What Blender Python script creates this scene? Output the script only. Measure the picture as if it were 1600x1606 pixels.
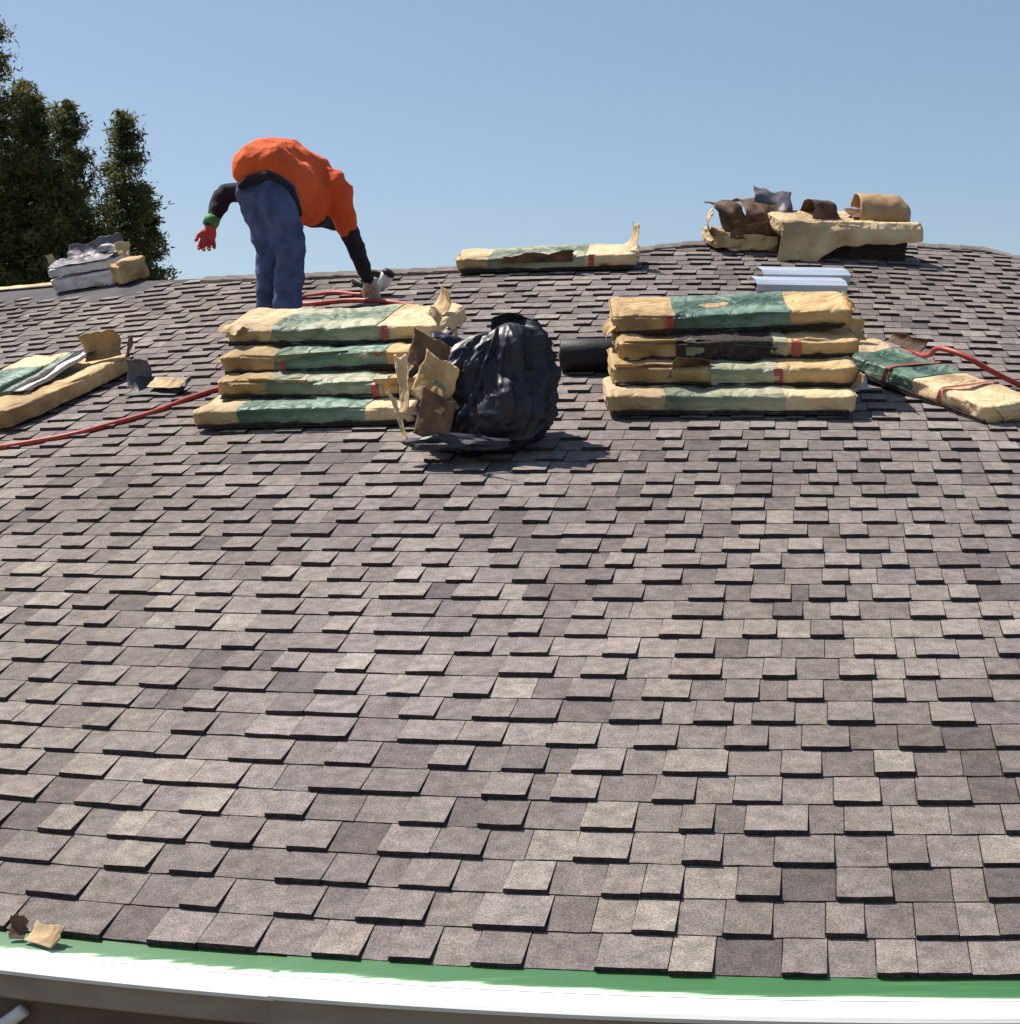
import bpy, bmesh, math, random
from mathutils import Vector, Matrix, noise, Euler
RAD = math.radians
for o in list(bpy.data.objects): bpy.data.objects.remove(o)
scene = bpy.context.scene
COL = scene.collection

# ------------------------------------------------------------------ camera, sky, sun, exposure
cam_data = bpy.data.cameras.new('camera'); cam = bpy.data.objects.new('camera', cam_data); COL.objects.link(cam)
cam.location = (0, 0, 3.8); cam.rotation_euler = (RAD(90), 0, 0)
cam_data.sensor_fit = 'HORIZONTAL'; cam_data.sensor_width = 36; cam_data.lens = 2833 / 1600 * 36
cam_data.clip_start = .05; cam_data.clip_end = 3000
scene.camera = cam

SUN_DIR = Vector((-.44, .27, .86)).normalized()
world = bpy.data.worlds.new('World'); scene.world = world; world.use_nodes = True
wn = world.node_tree
sky = wn.nodes.new('ShaderNodeTexSky'); sky.sky_type = 'NISHITA'; sky.sun_disc = False
sky.sun_elevation = math.asin(SUN_DIR.z); sky.sun_rotation = math.atan2(SUN_DIR.x, SUN_DIR.y) % (2 * math.pi)
sky.altitude = 0; sky.air_density = 1.0; sky.dust_density = .9; sky.ozone_density = .7
wn.links.new(sky.outputs[0], wn.nodes['Background'].inputs[0])
wn.nodes['Background'].inputs[1].default_value = .088
sd = bpy.data.lights.new('sun', 'SUN'); sun = bpy.data.objects.new('sun', sd); COL.objects.link(sun)
sd.energy = 4.9; sd.angle = RAD(.55); sd.color = (1, .94, .85)
sun.rotation_euler = SUN_DIR.to_track_quat('Z', 'Y').to_euler(); sun.location = (-5, 2, 15)
scene.view_settings.view_transform = 'Standard'; scene.view_settings.look = 'None'
scene.view_settings.gamma = 1; scene.view_settings.exposure = .42
scene.view_settings.use_curve_mapping = False
scene.cycles.max_bounces = 6; scene.cycles.diffuse_bounces = 3; scene.cycles.glossy_bounces = 2
scene.render.resolution_x = 1020; scene.render.resolution_y = 1024

# ------------------------------------------------------------------ materials
MATS = {}
def mat(name, c1, c2=None, scale=8., rough=.8, bump=0., bscale=None, spec=.3, metal=0., stretch=None, bdist=.01, detail=5.):
    m = bpy.data.materials.new(name); m.use_nodes = True; nt = m.node_tree; N = nt.nodes; L = nt.links
    b = N['Principled BSDF']; b.inputs['Roughness'].default_value = rough; b.inputs['Metallic'].default_value = metal
    b.inputs['Specular IOR Level'].default_value = spec
    tc = N.new('ShaderNodeTexCoord'); mp = N.new('ShaderNodeMapping'); L.new(tc.outputs['Object'], mp.inputs[0])
    if stretch: mp.inputs['Scale'].default_value = stretch
    nz = N.new('ShaderNodeTexNoise'); nz.inputs['Scale'].default_value = scale; nz.inputs['Detail'].default_value = detail
    L.new(mp.outputs[0], nz.inputs['Vector'])
    cr = N.new('ShaderNodeValToRGB'); cr.color_ramp.elements[0].position = .35; cr.color_ramp.elements[1].position = .65
    c2 = c2 or tuple(x * .75 for x in c1)
    cr.color_ramp.elements[0].color = (*c2, 1); cr.color_ramp.elements[1].color = (*c1, 1)
    L.new(nz.outputs['Fac'], cr.inputs[0]); L.new(cr.outputs[0], b.inputs['Base Color'])
    if bump:
        n2 = N.new('ShaderNodeTexNoise'); n2.inputs['Scale'].default_value = bscale or scale * 3; n2.inputs['Detail'].default_value = 6
        L.new(mp.outputs[0], n2.inputs['Vector'])
        bp = N.new('ShaderNodeBump'); bp.inputs['Strength'].default_value = bump; bp.inputs['Distance'].default_value = bdist
        L.new(n2.outputs['Fac'], bp.inputs['Height']); L.new(bp.outputs[0], b.inputs['Normal'])
    if name in ('kraft', 'cream_paper', 'green_print', 'pale_green_print', 'white_wrap'):
        n3_ = N.new('ShaderNodeTexNoise'); n3_.inputs['Scale'].default_value = 5; L.new(tc.outputs['Object'], n3_.inputs['Vector'])
        mxv = N.new('ShaderNodeMix'); mxv.data_type = 'RGBA'; mxv.inputs[0].default_value = .25; L.new(tc.outputs['Object'], mxv.inputs[6]); L.new(n3_.outputs['Color'], mxv.inputs[7])
        vo = N.new('ShaderNodeTexVoronoi'); vo.feature = 'DISTANCE_TO_EDGE'; vo.inputs['Scale'].default_value = 15; L.new(mxv.outputs[2], vo.inputs['Vector'])
        b2 = N.new('ShaderNodeBump'); b2.inputs['Strength'].default_value = .8; b2.inputs['Distance'].default_value = .022
        L.new(vo.outputs['Distance'], b2.inputs['Height']); L.new(bp.outputs[0], b2.inputs['Normal']); L.new(b2.outputs[0], b.inputs['Normal'])
        st = N.new('ShaderNodeTexNoise'); st.inputs['Scale'].default_value = 3.3; st.inputs['Detail'].default_value = 8; L.new(tc.outputs['Object'], st.inputs['Vector'])
        mr = N.new('ShaderNodeMapRange'); mr.inputs[1].default_value = .36; mr.inputs[2].default_value = .56; mr.inputs[3].default_value = .62; mr.inputs[4].default_value = 1.0; L.new(st.outputs['Fac'], mr.inputs[0])
        ms = N.new('ShaderNodeMix'); ms.data_type = 'RGBA'; ms.blend_type = 'MULTIPLY'; ms.inputs[0].default_value = 1
        L.new(cr.outputs[0], ms.inputs[6]); L.new(mr.outputs[0], ms.inputs[7]); L.new(ms.outputs[2], b.inputs['Base Color'])
    MATS[name] = m
    return m

def shingle_material():
    m = bpy.data.materials.new('asphalt_shingle'); m.use_nodes = True; nt = m.node_tree; N = nt.nodes; L = nt.links
    b = N['Principled BSDF']; b.inputs['Roughness'].default_value = .9; b.inputs['Specular IOR Level'].default_value = .25
    at = N.new('ShaderNodeAttribute'); at.attribute_name = 'tab'
    sp = N.new('ShaderNodeSeparateColor'); L.new(at.outputs['Color'], sp.inputs[0])
    cr = N.new('ShaderNodeValToRGB'); e = cr.color_ramp.elements
    pal = [(0, (.110, .091, .087)), (.2, (.152, .127, .119)), (.45, (.192, .162, .149)), (.65, (.222, .189, .172)), (.85, (.250, .216, .191)), (1, (.278, .243, .210))]
    e[0].position = 0; e[0].color = (*pal[0][1], 1); e[1].position = 1; e[1].color = (*pal[-1][1], 1)
    for p, c in pal[1:-1]:
        k = e.new(p); k.color = (*c, 1)
    L.new(sp.outputs[0], cr.inputs[0])
    tc = N.new('ShaderNodeTexCoord')
    def nz(scale, detail=3):
        n = N.new('ShaderNodeTexNoise'); n.inputs['Scale'].default_value = scale; n.inputs['Detail'].default_value = detail
        L.new(tc.outputs['Object'], n.inputs['Vector']); return n
    def mul(col, fac_node, lo, hi, a=.3, bb=.7):
        mr = N.new('ShaderNodeMapRange'); mr.inputs[1].default_value = a; mr.inputs[2].default_value = bb
        mr.inputs[3].default_value = lo; mr.inputs[4].default_value = hi; L.new(fac_node, mr.inputs[0])
        mx = N.new('ShaderNodeMix'); mx.data_type = 'RGBA'; mx.blend_type = 'MULTIPLY'; mx.inputs[0].default_value = 1
        L.new(col, mx.inputs[6]); L.new(mr.outputs[0], mx.inputs[7]); return mx.outputs[2]
    c = cr.outputs[0]
    # a warm or cool cast per tab
    hx = N.new('ShaderNodeMix'); hx.data_type = 'RGBA'; hx.blend_type = 'MIX'
    hx.inputs[6].default_value = (1.01, 1.0, .96, 1); hx.inputs[7].default_value = (.99, .985, 1.04, 1); L.new(sp.outputs[1], hx.inputs[0])
    m0 = N.new('ShaderNodeMix'); m0.data_type = 'RGBA'; m0.blend_type = 'MULTIPLY'; m0.inputs[0].default_value = 1
    L.new(c, m0.inputs[6]); L.new(hx.outputs[2], m0.inputs[7]); c = m0.outputs[2]
    gr = nz(230, 2); c = mul(c, gr.outputs['Fac'], .55, 1.5)
    mid = nz(24, 5); c = mul(c, mid.outputs['Fac'], .74, 1.26)
    big = nz(.9, 3); c = mul(c, big.outputs['Fac'], .86, 1.14)
    L.new(c, b.inputs['Base Color'])
    bp = N.new('ShaderNodeBump'); bp.inputs['Strength'].default_value = .55; bp.inputs['Distance'].default_value = .003
    L.new(gr.outputs['Fac'], bp.inputs['Height']); L.new(bp.outputs[0], b.inputs['Normal'])
    MATS['shingle'] = m

def film_material():     # green protective film, worn in long streaks to the white metal below
    m = bpy.data.materials.new('green_film'); m.use_nodes = True; nt = m.node_tree; N = nt.nodes; L = nt.links
    b = N['Principled BSDF']; b.inputs['Roughness'].default_value = .38
    tc = N.new('ShaderNodeTexCoord'); mp = N.new('ShaderNodeMapping'); mp.inputs['Scale'].default_value = (3.2, 70, 70)
    L.new(tc.outputs['Object'], mp.inputs[0])
    n = N.new('ShaderNodeTexNoise'); n.inputs['Scale'].default_value = 1; n.inputs['Detail'].default_value = 6; L.new(mp.outputs[0], n.inputs['Vector'])
    at = N.new('ShaderNodeAttribute'); at.attribute_name = 'tab'
    sp = N.new('ShaderNodeSeparateColor'); L.new(at.outputs['Color'], sp.inputs[0])
    ad = N.new('ShaderNodeMath'); ad.operation = 'MULTIPLY_ADD'; ad.inputs[1].default_value = .85; L.new(n.outputs['Fac'], ad.inputs[0]); L.new(sp.outputs[0], ad.inputs[2])
    cr = N.new('ShaderNodeValToRGB'); e = cr.color_ramp.elements
    e[0].position = .62; e[0].color = (.050, .165, .055, 1); e[1].position = 1.0; e[1].color = (.80, .82, .78, 1)
    k = e.new(.78); k.color = (.085, .225, .09, 1); k = e.new(.88); k.color = (.5, .66, .45, 1)
    L.new(ad.outputs[0], cr.inputs[0]); L.new(cr.outputs[0], b.inputs['Base Color'])
    MATS['film'] = m

shingle_material(); film_material()
mat('felt', (.085, .075, .085), (.05, .045, .052), 3, .85, .3, 20)
mat('white_metal', (.80, .80, .78), (.70, .70, .68), 3, .4, stretch=(1, 12, 12))
mat('brown_trim', (.36, .27, .22), (.29, .21, .175), 6, .6, .15, 40, stretch=(.3, 4, 4))
mat('brown_siding', (.17, .115, .10), (.13, .088, .076), 5, .75, .2, 40, stretch=(.4, 3, 3))
mat('kraft', (.64, .44, .215), (.47, .30, .13), 7, .75, .6, 22, bdist=.014)
mat('cream_paper', (.74, .56, .335), (.60, .41, .21), 6, .75, .5, 20, bdist=.014)
mat('white_wrap', (.84, .81, .80), (.66, .62, .64), 7, .5, .5, 18, bdist=.012)
mat('grey_sheet', (.17, .155, .185), (.08, .07, .09), 7, .5, .5, 18, bdist=.012)
mat('green_print', (.20, .30, .22), (.045, .11, .075), 6, .45, .6, 20, stretch=(.22, 3, 3), bdist=.015)
mat('pale_green_print', (.46, .43, .28), (.13, .21, .14), 6, .5, .6, 20, stretch=(.22, 3, 3), bdist=.015)
mat('red_print', (.46, .10, .09), (.30, .07, .06), 30, .5)
mat('shingle_edge', (.07, .052, .048), (.03, .022, .022), 60, .9, .4, 120)
mat('black_plastic', (.027, .026, .042), (.013, .013, .020), 6, .45, .25, 12, spec=.45, bdist=.015)
mat('dark_kraft', (.20, .115, .065), (.07, .04, .028), 12, .8, .5, 24, bdist=.012)
mat('tan_card', (.52, .33, .18), (.40, .24, .12), 9, .8, .4, 24)
mat('black_rubber', (.022, .022, .026), (.014, .014, .016), 20, .55, .2, 60)
mat('red_hose', (.52, .085, .05), (.36, .05, .035), 30, .45)
mat('silver', (.62, .69, .78), (.42, .48, .56), 5, .4, metal=.2, stretch=(.4, 6, 6))
mat('orange_shirt', (.82, .135, .032), (.70, .10, .024), 6, .85, .8, 9, stretch=(1, 1, .5), bdist=.035)
mat('denim', (.095, .125, .26), (.045, .060, .125), 11, .9, .5, 14, detail=8, bdist=.03)
mat('black_cloth', (.030, .029, .042), (.014, .013, .020), 14, .9, .5, 18, bdist=.02)
mat('red_glove', (.55, .085, .075), (.42, .06, .06), 25, .7, .3, 80)
mat('green_cuff', (.10, .34, .10), (.06, .22, .06), 25, .7)
mat('pale_glove', (.55, .52, .46), (.40, .37, .32), 20, .8, .3, 60)
mat('skin', (.48, .27, .19), (.42, .22, .15), 12, .6)
mat('tool_white', (.72, .72, .72), (.6, .6, .6), 12, .35)
mat('bark', (.11, .075, .05), (.05, .035, .025), 5, .9, .6, 12, stretch=(2, 2, .4))
mat('needles', (.23, .215, .080), (.095, .105, .040), .8, .65, spec=.3)
mat('needles_dark', (.185, .185, .068), (.075, .090, .034), .8, .65, spec=.3)
for nm in ('needles', 'needles_dark'):          # light passes through the sprays
    nt = MATS[nm].node_tree; N = nt.nodes; b_ = N['Principled BSDF']
    tr = N.new('ShaderNodeBsdfTranslucent'); mx = N.new('ShaderNodeMixShader'); mx.inputs[0].default_value = .5
    nt.links.new(b_.inputs['Base Color'].links[0].from_socket, tr.inputs['Color'])
    nt.links.new(b_.outputs[0], mx.inputs[1]); nt.links.new(tr.outputs[0], mx.inputs[2]); nt.links.new(mx.outputs[0], N['Material Output'].inputs[0])
mat('soil', (.13, .10, .07), (.07, .085, .035), .6, .95, .4, 6)

# ------------------------------------------------------------------ mesh helpers
def mobj(name, verts, faces, m, parent=None, smooth=True, tab=None, mw=None, mi=None):
    me = bpy.data.meshes.new(name); me.from_pydata([tuple(v) for v in verts], [], faces)
    if tab is not None:
        a = me.color_attributes.new('tab', 'FLOAT_COLOR', 'POINT')
        a.data.foreach_set('color', [c for t in tab for c in t])
    me.polygons.foreach_set('use_smooth', [smooth] * len(me.polygons)); me.update()
    for x in (m if isinstance(m, (list, tuple)) else [m]): me.materials.append(MATS[x])
    if mi: me.polygons.foreach_set('material_index', mi)
    o = bpy.data.objects.new(name, me); COL.objects.link(o)
    if parent: o.parent = parent
    if mw is not None:
        if parent: o.matrix_local = mw
        else: o.matrix_world = mw
    return o
def tag(o, label, cat, group=None):
    o['label'] = label; o['category'] = cat
    if group: o['group'] = group
    return o
def thing(name, label, cat, mw=None, group=None):
    o = bpy.data.objects.new(name, None); COL.objects.link(o); o.empty_display_size = .1
    if mw is not None: o.matrix_world = mw
    return tag(o, label, cat, group)
def n3(p, s=1., seed=0.): return noise.noise(Vector(p) * s + Vector((seed * 7.31, seed * 3.17, seed * 1.93)))
def T(x, y, z, rx=0, ry=0, rz=0): return Matrix.Translation((x, y, z)) @ Euler((RAD(rx), RAD(ry), RAD(rz))).to_matrix().to_4x4()
def grid_faces(nx, ny, off=0, wrap=False):
    F = []
    for i in range(nx - 1):
        for j in range(ny if wrap else ny - 1):
            a = off + i * ny + j; b = off + i * ny + (j + 1) % ny
            F.append((a, b, b + ny, a + ny))
    return F
def box(V, F, lo, hi):
    o = len(V)
    V += [(x, y, z) for x in (lo[0], hi[0]) for y in (lo[1], hi[1]) for z in (lo[2], hi[2])]
    F += [tuple(o + i for i in f) for f in ((0, 1, 3, 2), (4, 6, 7, 5), (0, 4, 5, 1), (2, 3, 7, 6), (0, 2, 6, 4), (1, 5, 7, 3))]
def tube(pts, rad, n=8, V=None, F=None):
    V = [] if V is None else V; F = [] if F is None else F
    pts = [Vector(p) for p in pts]; o = len(V); up = Vector((0, 0, 1))
    for i, p in enumerate(pts):
        d = (pts[min(i + 1, len(pts) - 1)] - pts[max(i - 1, 0)]).normalized()
        a = d.cross(up if abs(d.z) < .95 else Vector((1, 0, 0))).normalized(); b = a.cross(d)
        r = rad[i] if isinstance(rad, (list, tuple)) else rad
        for k in range(n):
            t = 2 * math.pi * k / n; V.append(p + a * (r * math.cos(t)) + b * (r * math.sin(t)))
    F += grid_faces(len(pts), n, o, True)
    F.append(tuple(o + k for k in reversed(range(n)))); F.append(tuple(o + (len(pts) - 1) * n + k for k in range(n)))
    return V, F
def smooth_path(pts, k=6):
    pts = [Vector(p) for p in pts]; out = []
    for i in range(len(pts) - 1):
        p0, p1, p2, p3 = pts[max(i - 1, 0)], pts[i], pts[i + 1], pts[min(i + 2, len(pts) - 1)]
        for j in range(k):
            t = j / k
            out.append(.5 * ((2 * p1) + (p2 - p0) * t + (2 * p0 - 5 * p1 + 4 * p2 - p3) * t * t + (3 * p1 - p0 - 3 * p2 + p3) * t ** 3))
    return out + [pts[-1]]

# ------------------------------------------------------------------ the roof surface (metres; u along the eave, v up the slope)
TH, PSI, E0, ZE = RAD(18.4), RAD(10), 3.56, 2.9
CT, ST, CP, SP = math.cos(TH), math.sin(TH), math.cos(PSI), math.sin(PSI)
def bow(x):
    a, b, L = .11, -.19, 2.4
    if x < -L: return -b * L + a * L * L + (b - 2 * a * L) * (x + L)
    if x > L: return b * L + a * L * L + (b + 2 * a * L) * (x - L)
    return b * x + a * x * x
def R(u, v, h=0.):
    X = u + v * CT * SP
    return Vector((X - h * ST * SP, E0 + bow(X) + v * CT * CP - h * ST * CP, ZE + v * ST + h * CT))
def frame(u, v, h=0., rz=0., rx=0., ry=0.):
    p = R(u, v); a = (R(u + .05, v) - R(u - .05, v)).normalized(); b = R(u, v + .05) - R(u, v - .05)
    n = a.cross(b).normalized(); b = n.cross(a)
    M = Matrix((a, b, n)).transposed().to_4x4(); M.translation = p + n * h
    return M @ Euler((RAD(rx), RAD(ry), RAD(rz))).to_matrix().to_4x4()
def interp(tbl, u):
    if u <= tbl[0][0]: return tbl[0][1]
    for (a, x), (b, y) in zip(tbl, tbl[1:]):
        if u <= b:
            t = (u - a) / (b - a); return x + (y - x) * t
    return tbl[-1][1]
RIDGE = [(-9, 8.0), (-4.98, 7.95), (-3.29, 7.48), (-2.34, 7.31), (-1.56, 7.28), (-.87, 7.55), (-.16, 8.05), (.64, 8.24), (1.73, 8.2), (1.76, 8.05), (1.93, 8.02), (6, 7.95)]
LAID = [(-9, 7.6), (-4.69, 7.36), (-3.58, 7.12), (-3.25, 7.5), (-3.2, 9), (9, 9)]
U0, U1, EXPO = -6.4, 5.2, .1435

house = thing('house', 'house with a half finished brown asphalt shingle roof', 'house')
V, F, nu = [], [], 60
for i in range(nu + 1):
    u = U0 + (U1 - U0) * i / nu; r = interp(RIDGE, u)
    top = R(u, r)
    for k in range(9): V.append(R(u, r * k / 8, -.012))
    for k in range(1, 5): V.append(top + Vector((SP * k * 1.6, CP * k * 1.6, -.012 - k * 1.6 * .333)))
roof = mobj('roof', V, grid_faces(nu + 1, 13), 'felt', house); roof['label'] = 'sloping roof deck covered in brown laminated shingles'
# bare underlayment left open below the ridge
V, nn = [], 26
for i in range(nn):
    u = -6.3 + (3.2 + 6.3 - .55) * i / (nn - 1) * 1.0
    u = min(u, -1.2); lo, hi = min(interp(LAID, u), interp(RIDGE, u)) - .12, interp(RIDGE, u)
    for k in range(5): V.append(R(u, lo + (hi + .02 - lo) * k / 4, .003 + .004 * n3((u * 3, k, 0))))
mobj('underlayment', V, grid_faces(nn, 5), 'felt', roof)

rng = random.Random(11)
def proj(p): return 510 + 1806 * p.x / p.y, 512 - 1806 * (p.z - 3.8) / p.y
tabs = []
ncourse = int(8.3 / EXPO) + 1
for c in range(ncourse):
    v0 = c * EXPO - .004; u = U0 - rng.random() * .2; raised = rng.random() < .5; tone_prev = .5
    while u < U1:
        w = rng.choice((.08, .09, .10, .11, .12, .14)) * rng.uniform(.92, 1.08)
        if raised is False and rng.random() < .15: w *= .65
        um = u + w / 2
        if v0 < interp(RIDGE, um) - .05 and v0 < interp(LAID, um):
            # granule blends run in families over neighbouring tabs
            fam = .5 + .32 * n3((um * 1.5, v0 * 1.7, 3.1)) + .2 * n3((um * 5, v0 * 5, 9))
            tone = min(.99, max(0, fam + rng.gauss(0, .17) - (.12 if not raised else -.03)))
            if rng.random() < .05: tone = min(.99, tone + .2)
            hue = min(1, max(0, .5 + .8 * n3((um * .8, v0 * .8, 21)) + rng.gauss(0, .2)))
            tabs.append((u, w, v0, raised, tone, hue))
        u += w
        raised = (not raised) if rng.random() < .88 else raised
def tab_mesh(t, V, F, C, MI):
    u, w, v0, raised, tone, hue = t
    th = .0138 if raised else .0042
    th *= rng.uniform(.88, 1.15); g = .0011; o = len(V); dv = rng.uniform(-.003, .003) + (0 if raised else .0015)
    us = [u + g, u + w * .35, u + w * .68, u + w - g]; top = v0 + EXPO + .018
    for x in us:                        # lower edge bottom, lower edge top (rounded over), field, upper edge
        j = rng.uniform(-.0012, .0012); l = rng.uniform(-.0008, .0012)
        V.append(R(x, v0 + dv + j, .0004)); V.append(R(x, v0 + dv + j, th + l)); V.append(R(x, v0 + .075, th * .50)); V.append(R(x, top, .0009))
    for i in range(3):
        a = o + i * 4; b = a + 4
        F += [(a, b, b + 1, a + 1), (a + 1, b + 1, b + 2, a + 2), (a + 2, b + 2, b + 3, a + 3)]
    F += [(o, o + 1, o + 2, o + 3), (o + 12, o + 15, o + 14, o + 13)]
    C += [(tone, hue, 0, 1)] * 16; MI += [1, 0, 0] * 3 + [1, 1]
def inframe(t):
    x, y = proj(R(t[0] + t[1] / 2, t[2] + .07)); return -10 < x < 1030 and y < 1030
near = [t for t in tabs if inframe(t)][:300]; near_set = set(id(t) for t in near)
for t in near:
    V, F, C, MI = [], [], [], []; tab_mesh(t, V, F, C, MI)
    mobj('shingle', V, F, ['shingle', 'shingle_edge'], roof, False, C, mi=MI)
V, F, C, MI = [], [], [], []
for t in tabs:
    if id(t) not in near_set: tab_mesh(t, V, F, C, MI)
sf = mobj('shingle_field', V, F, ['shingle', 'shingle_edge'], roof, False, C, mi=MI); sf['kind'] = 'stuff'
# ridge caps: short bent pieces lapped along the ridge
u = -3.1
while u < 1.72:
    w = .15; V, F, C = [], [], []
    p0, p1 = R(u - .02, interp(RIDGE, u - .02)), R(u + w + .015, interp(RIDGE, u + w + .015))
    ht = (.016, .008)
    for p, h in ((p0, ht[0]), (p1, ht[1])):
        for s, d in ((-.125, -.042), (-.06, -.017), (0, 0), (.06, -.017), (.125, -.045)):
            V.append(p + Vector((SP * s, CP * s, d + h + .006)))
    for p in (p0, p1):
        for s, d in ((-.125, -.042), (0, 0), (.125, -.045)): V.append(p + Vector((SP * s, CP * s, d - .004)))
    F = [(i, i + 1, i + 6, i + 5) for i in range(4)] + [(0, 5, 13, 10), (10, 11, 2, 1, 0), (11, 12, 4, 3, 2), (4, 12, 15, 9)]
    tn = rng.uniform(.15, .6)
    mobj('ridge_cap', V, F, 'shingle', roof, False, [(tn, rng.random(), 0, 1)] * len(V)); u += w

# eave trim, in two lengths that lap at a joint
def eave(u, d, dz): return R(u, 0) + Vector((-SP * d, -CP * d, dz))
def sweep(name, prof, ua, ub, m, parent, smooth=False, tab=None, n=40, wob=0.):
    V, C = [], []
    for i in range(n + 1):
        u = ua + (ub - ua) * i / n
        for k, (d, dz) in enumerate(prof):
            V.append(eave(u, d, dz + wob * n3((u * 2.5, k * .3, 4)))); C.append(tab(k, u) if tab else (0, 0, 0, 1))
    F = grid_faces(n + 1, len(prof)); F = [tuple(reversed(f)) for f in F]
    return mobj(name, V, F, m, parent, smooth, C if tab else None)
JO = -.45
for ua, ub, dd, dz in ((U0, JO + .012, 0, 0), (JO, U1, .002, .0022)):
    de = sweep('drip_edge', [(-.05 + dd, .012 + dz), (.05 + dd, -.019 + dz), (.115 + dd, -.036 + dz), (.131 + dd, -.041 + dz), (.138 + dd, -.048 + dz), (.136 + dd, -.056 + dz), (.125 + dd, -.058 + dz)], ua, ub, 'white_metal', house, n=60)
    sweep('green_film', [(-.045 + dd + .12 * k / 8, .0139 + dz - .0385 * k / 8) for k in range(9)], ua, ub, 'film', de,
          tab=lambda k, u: (.10 + .60 * max(0, (k - 5.9) / 2.1) + .16 * n3((u * 1.7, k * .2, 2)), 0, 0, 1), n=120)
    sweep('fascia_board', [(.122 + dd, -.05 + dz), (.124 + dd, -.059 + dz), (.124 + dd, -.105 + dz), (.118 + dd, -.110 + dz), (.06, -.111 + dz)], ua, ub, 'brown_trim', house)
sweep('sub_fascia', [(.07, -.10), (.07, -.27), (.05, -.275), (-.45, -.275)], U0, U1, 'brown_siding', house)
V, F = [], []
for i in range(61):                                       # front wall below the eave, lap siding boards
    u = U0 + .3 + (U1 - U0 - .6) * i / 60
    for k in range(19):
        z = -.27 - k * .15; V.append(eave(u, -.45, z)); V.append(eave(u, -.43, z - .148))
mobj('wall', V, [tuple(reversed(f)) for f in grid_faces(61, 38)], 'brown_siding', house, False)
V = []
for u in (U0 + .3, U1 - .3):                              # end walls
    a = eave(u, -.45, -.27); b = R(u, interp(RIDGE, u)) + Vector((SP * 6, CP * 6, -2.0)); t = R(u, interp(RIDGE, u), -.05)
    V += [Vector((a.x, a.y, 0)), a, t, b, Vector((b.x, b.y, 0))]
mobj('end_wall', V[:5], [(0, 1, 2, 3, 4)], 'brown_siding', house, False)
mobj('end_wall', V[5:], [(4, 3, 2, 1, 0)], 'brown_siding', house, False)
# white downspout elbow below the eave
V, F = tube(smooth_path([eave(-1.20, .095, -.275), eave(-1.11, .095, -.215), eave(-1.05, .095, -.178), eave(-1.0, .085, -.14)], 5), .015, 10)
mobj('downspout_elbow', V, F, 'white_metal', house)

ground = mobj('ground', [(-1500, -1500, 0), (1500, -1500, 0), (1500, 1500, 0), (-1500, 1500, 0)], [(0, 1, 2, 3)], 'soil', None, False)
ground['kind'] = 'structure'

# ------------------------------------------------------------------ paper, wads, bundles
def sheet(name, w, h, bend, seed, m, parent, mw, jag=.03, crumple=.012, nx=22, ny=26, twist=0., taper=1.):
    """a torn piece of stiff paper or plastic that starts flat along y and curls up"""
    V = []
    for i in range(nx):
        for j in range(ny):
            s, t = i / (nx - 1) - .5, j / (ny - 1)
            L = (h + jag * (1.1 * n3((s * 2.3, 0, 0), 1, seed) + .45 * n3((s * 9, 0, 0), 1, seed + 2))) * t
            a = bend * t
            y = L * math.sin(a) / a if abs(a) > 1e-3 else L
            z = L * (1 - math.cos(a)) / a if abs(a) > 1e-3 else 0
            x = s * w * (1 + (taper - 1) * t) + jag * .7 * s * 2 * n3((0, t * 4, s), 1, seed + 3)
            q = abs(n3((x, y, 0), 7, seed + 1)); q2 = abs(n3((x + y, y - x, 0), 13, seed + 6))
            z += x * twist * t + crumple * (1.1 * n3((x, y, 0), 6, seed) + 1.2 * q + .5 * q2) * (.35 + .65 * min(1, t * 3))
            V.append((x, y + .3 * crumple * n3((x, y, z), 13, seed + 5), z))
    o = mobj(name, V, grid_faces(nx, ny), m, parent, True, mw=mw)
    md = o.modifiers.new('thick', 'SOLIDIFY'); md.thickness = .0018
    return o
def wad(name, m, parent, mw, size, seed, rough=.35, sub=3, facet=True):
    bm = bmesh.new(); bmesh.ops.create_icosphere(bm, subdivisions=sub, radius=1)
    for v in bm.verts:
        p = v.co.copy(); r = 1 + rough * (n3(p, 1.6, seed) + .5 * (1 - 2 * abs(n3(p, 3.2, seed + 2))) - .2 + .22 * (.5 - abs(n3(p, 5, seed + 4))))
        v.co = Vector((p.x * r * size[0], p.y * r * size[1], max(-.55, p.z * r) * size[2]))
    me = bpy.data.meshes.new(name); bm.to_mesh(me); bm.free(); me.materials.append(MATS[m])
    me.polygons.foreach_set('use_smooth', [not facet] * len(me.polygons))
    o = bpy.data.objects.new(name, me); COL.objects.link(o)
    if parent: o.parent = parent; o.matrix_local = mw
    else: o.matrix_world = mw
    return o
BL, BW, BT = 1.0, .335, .081
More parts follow.
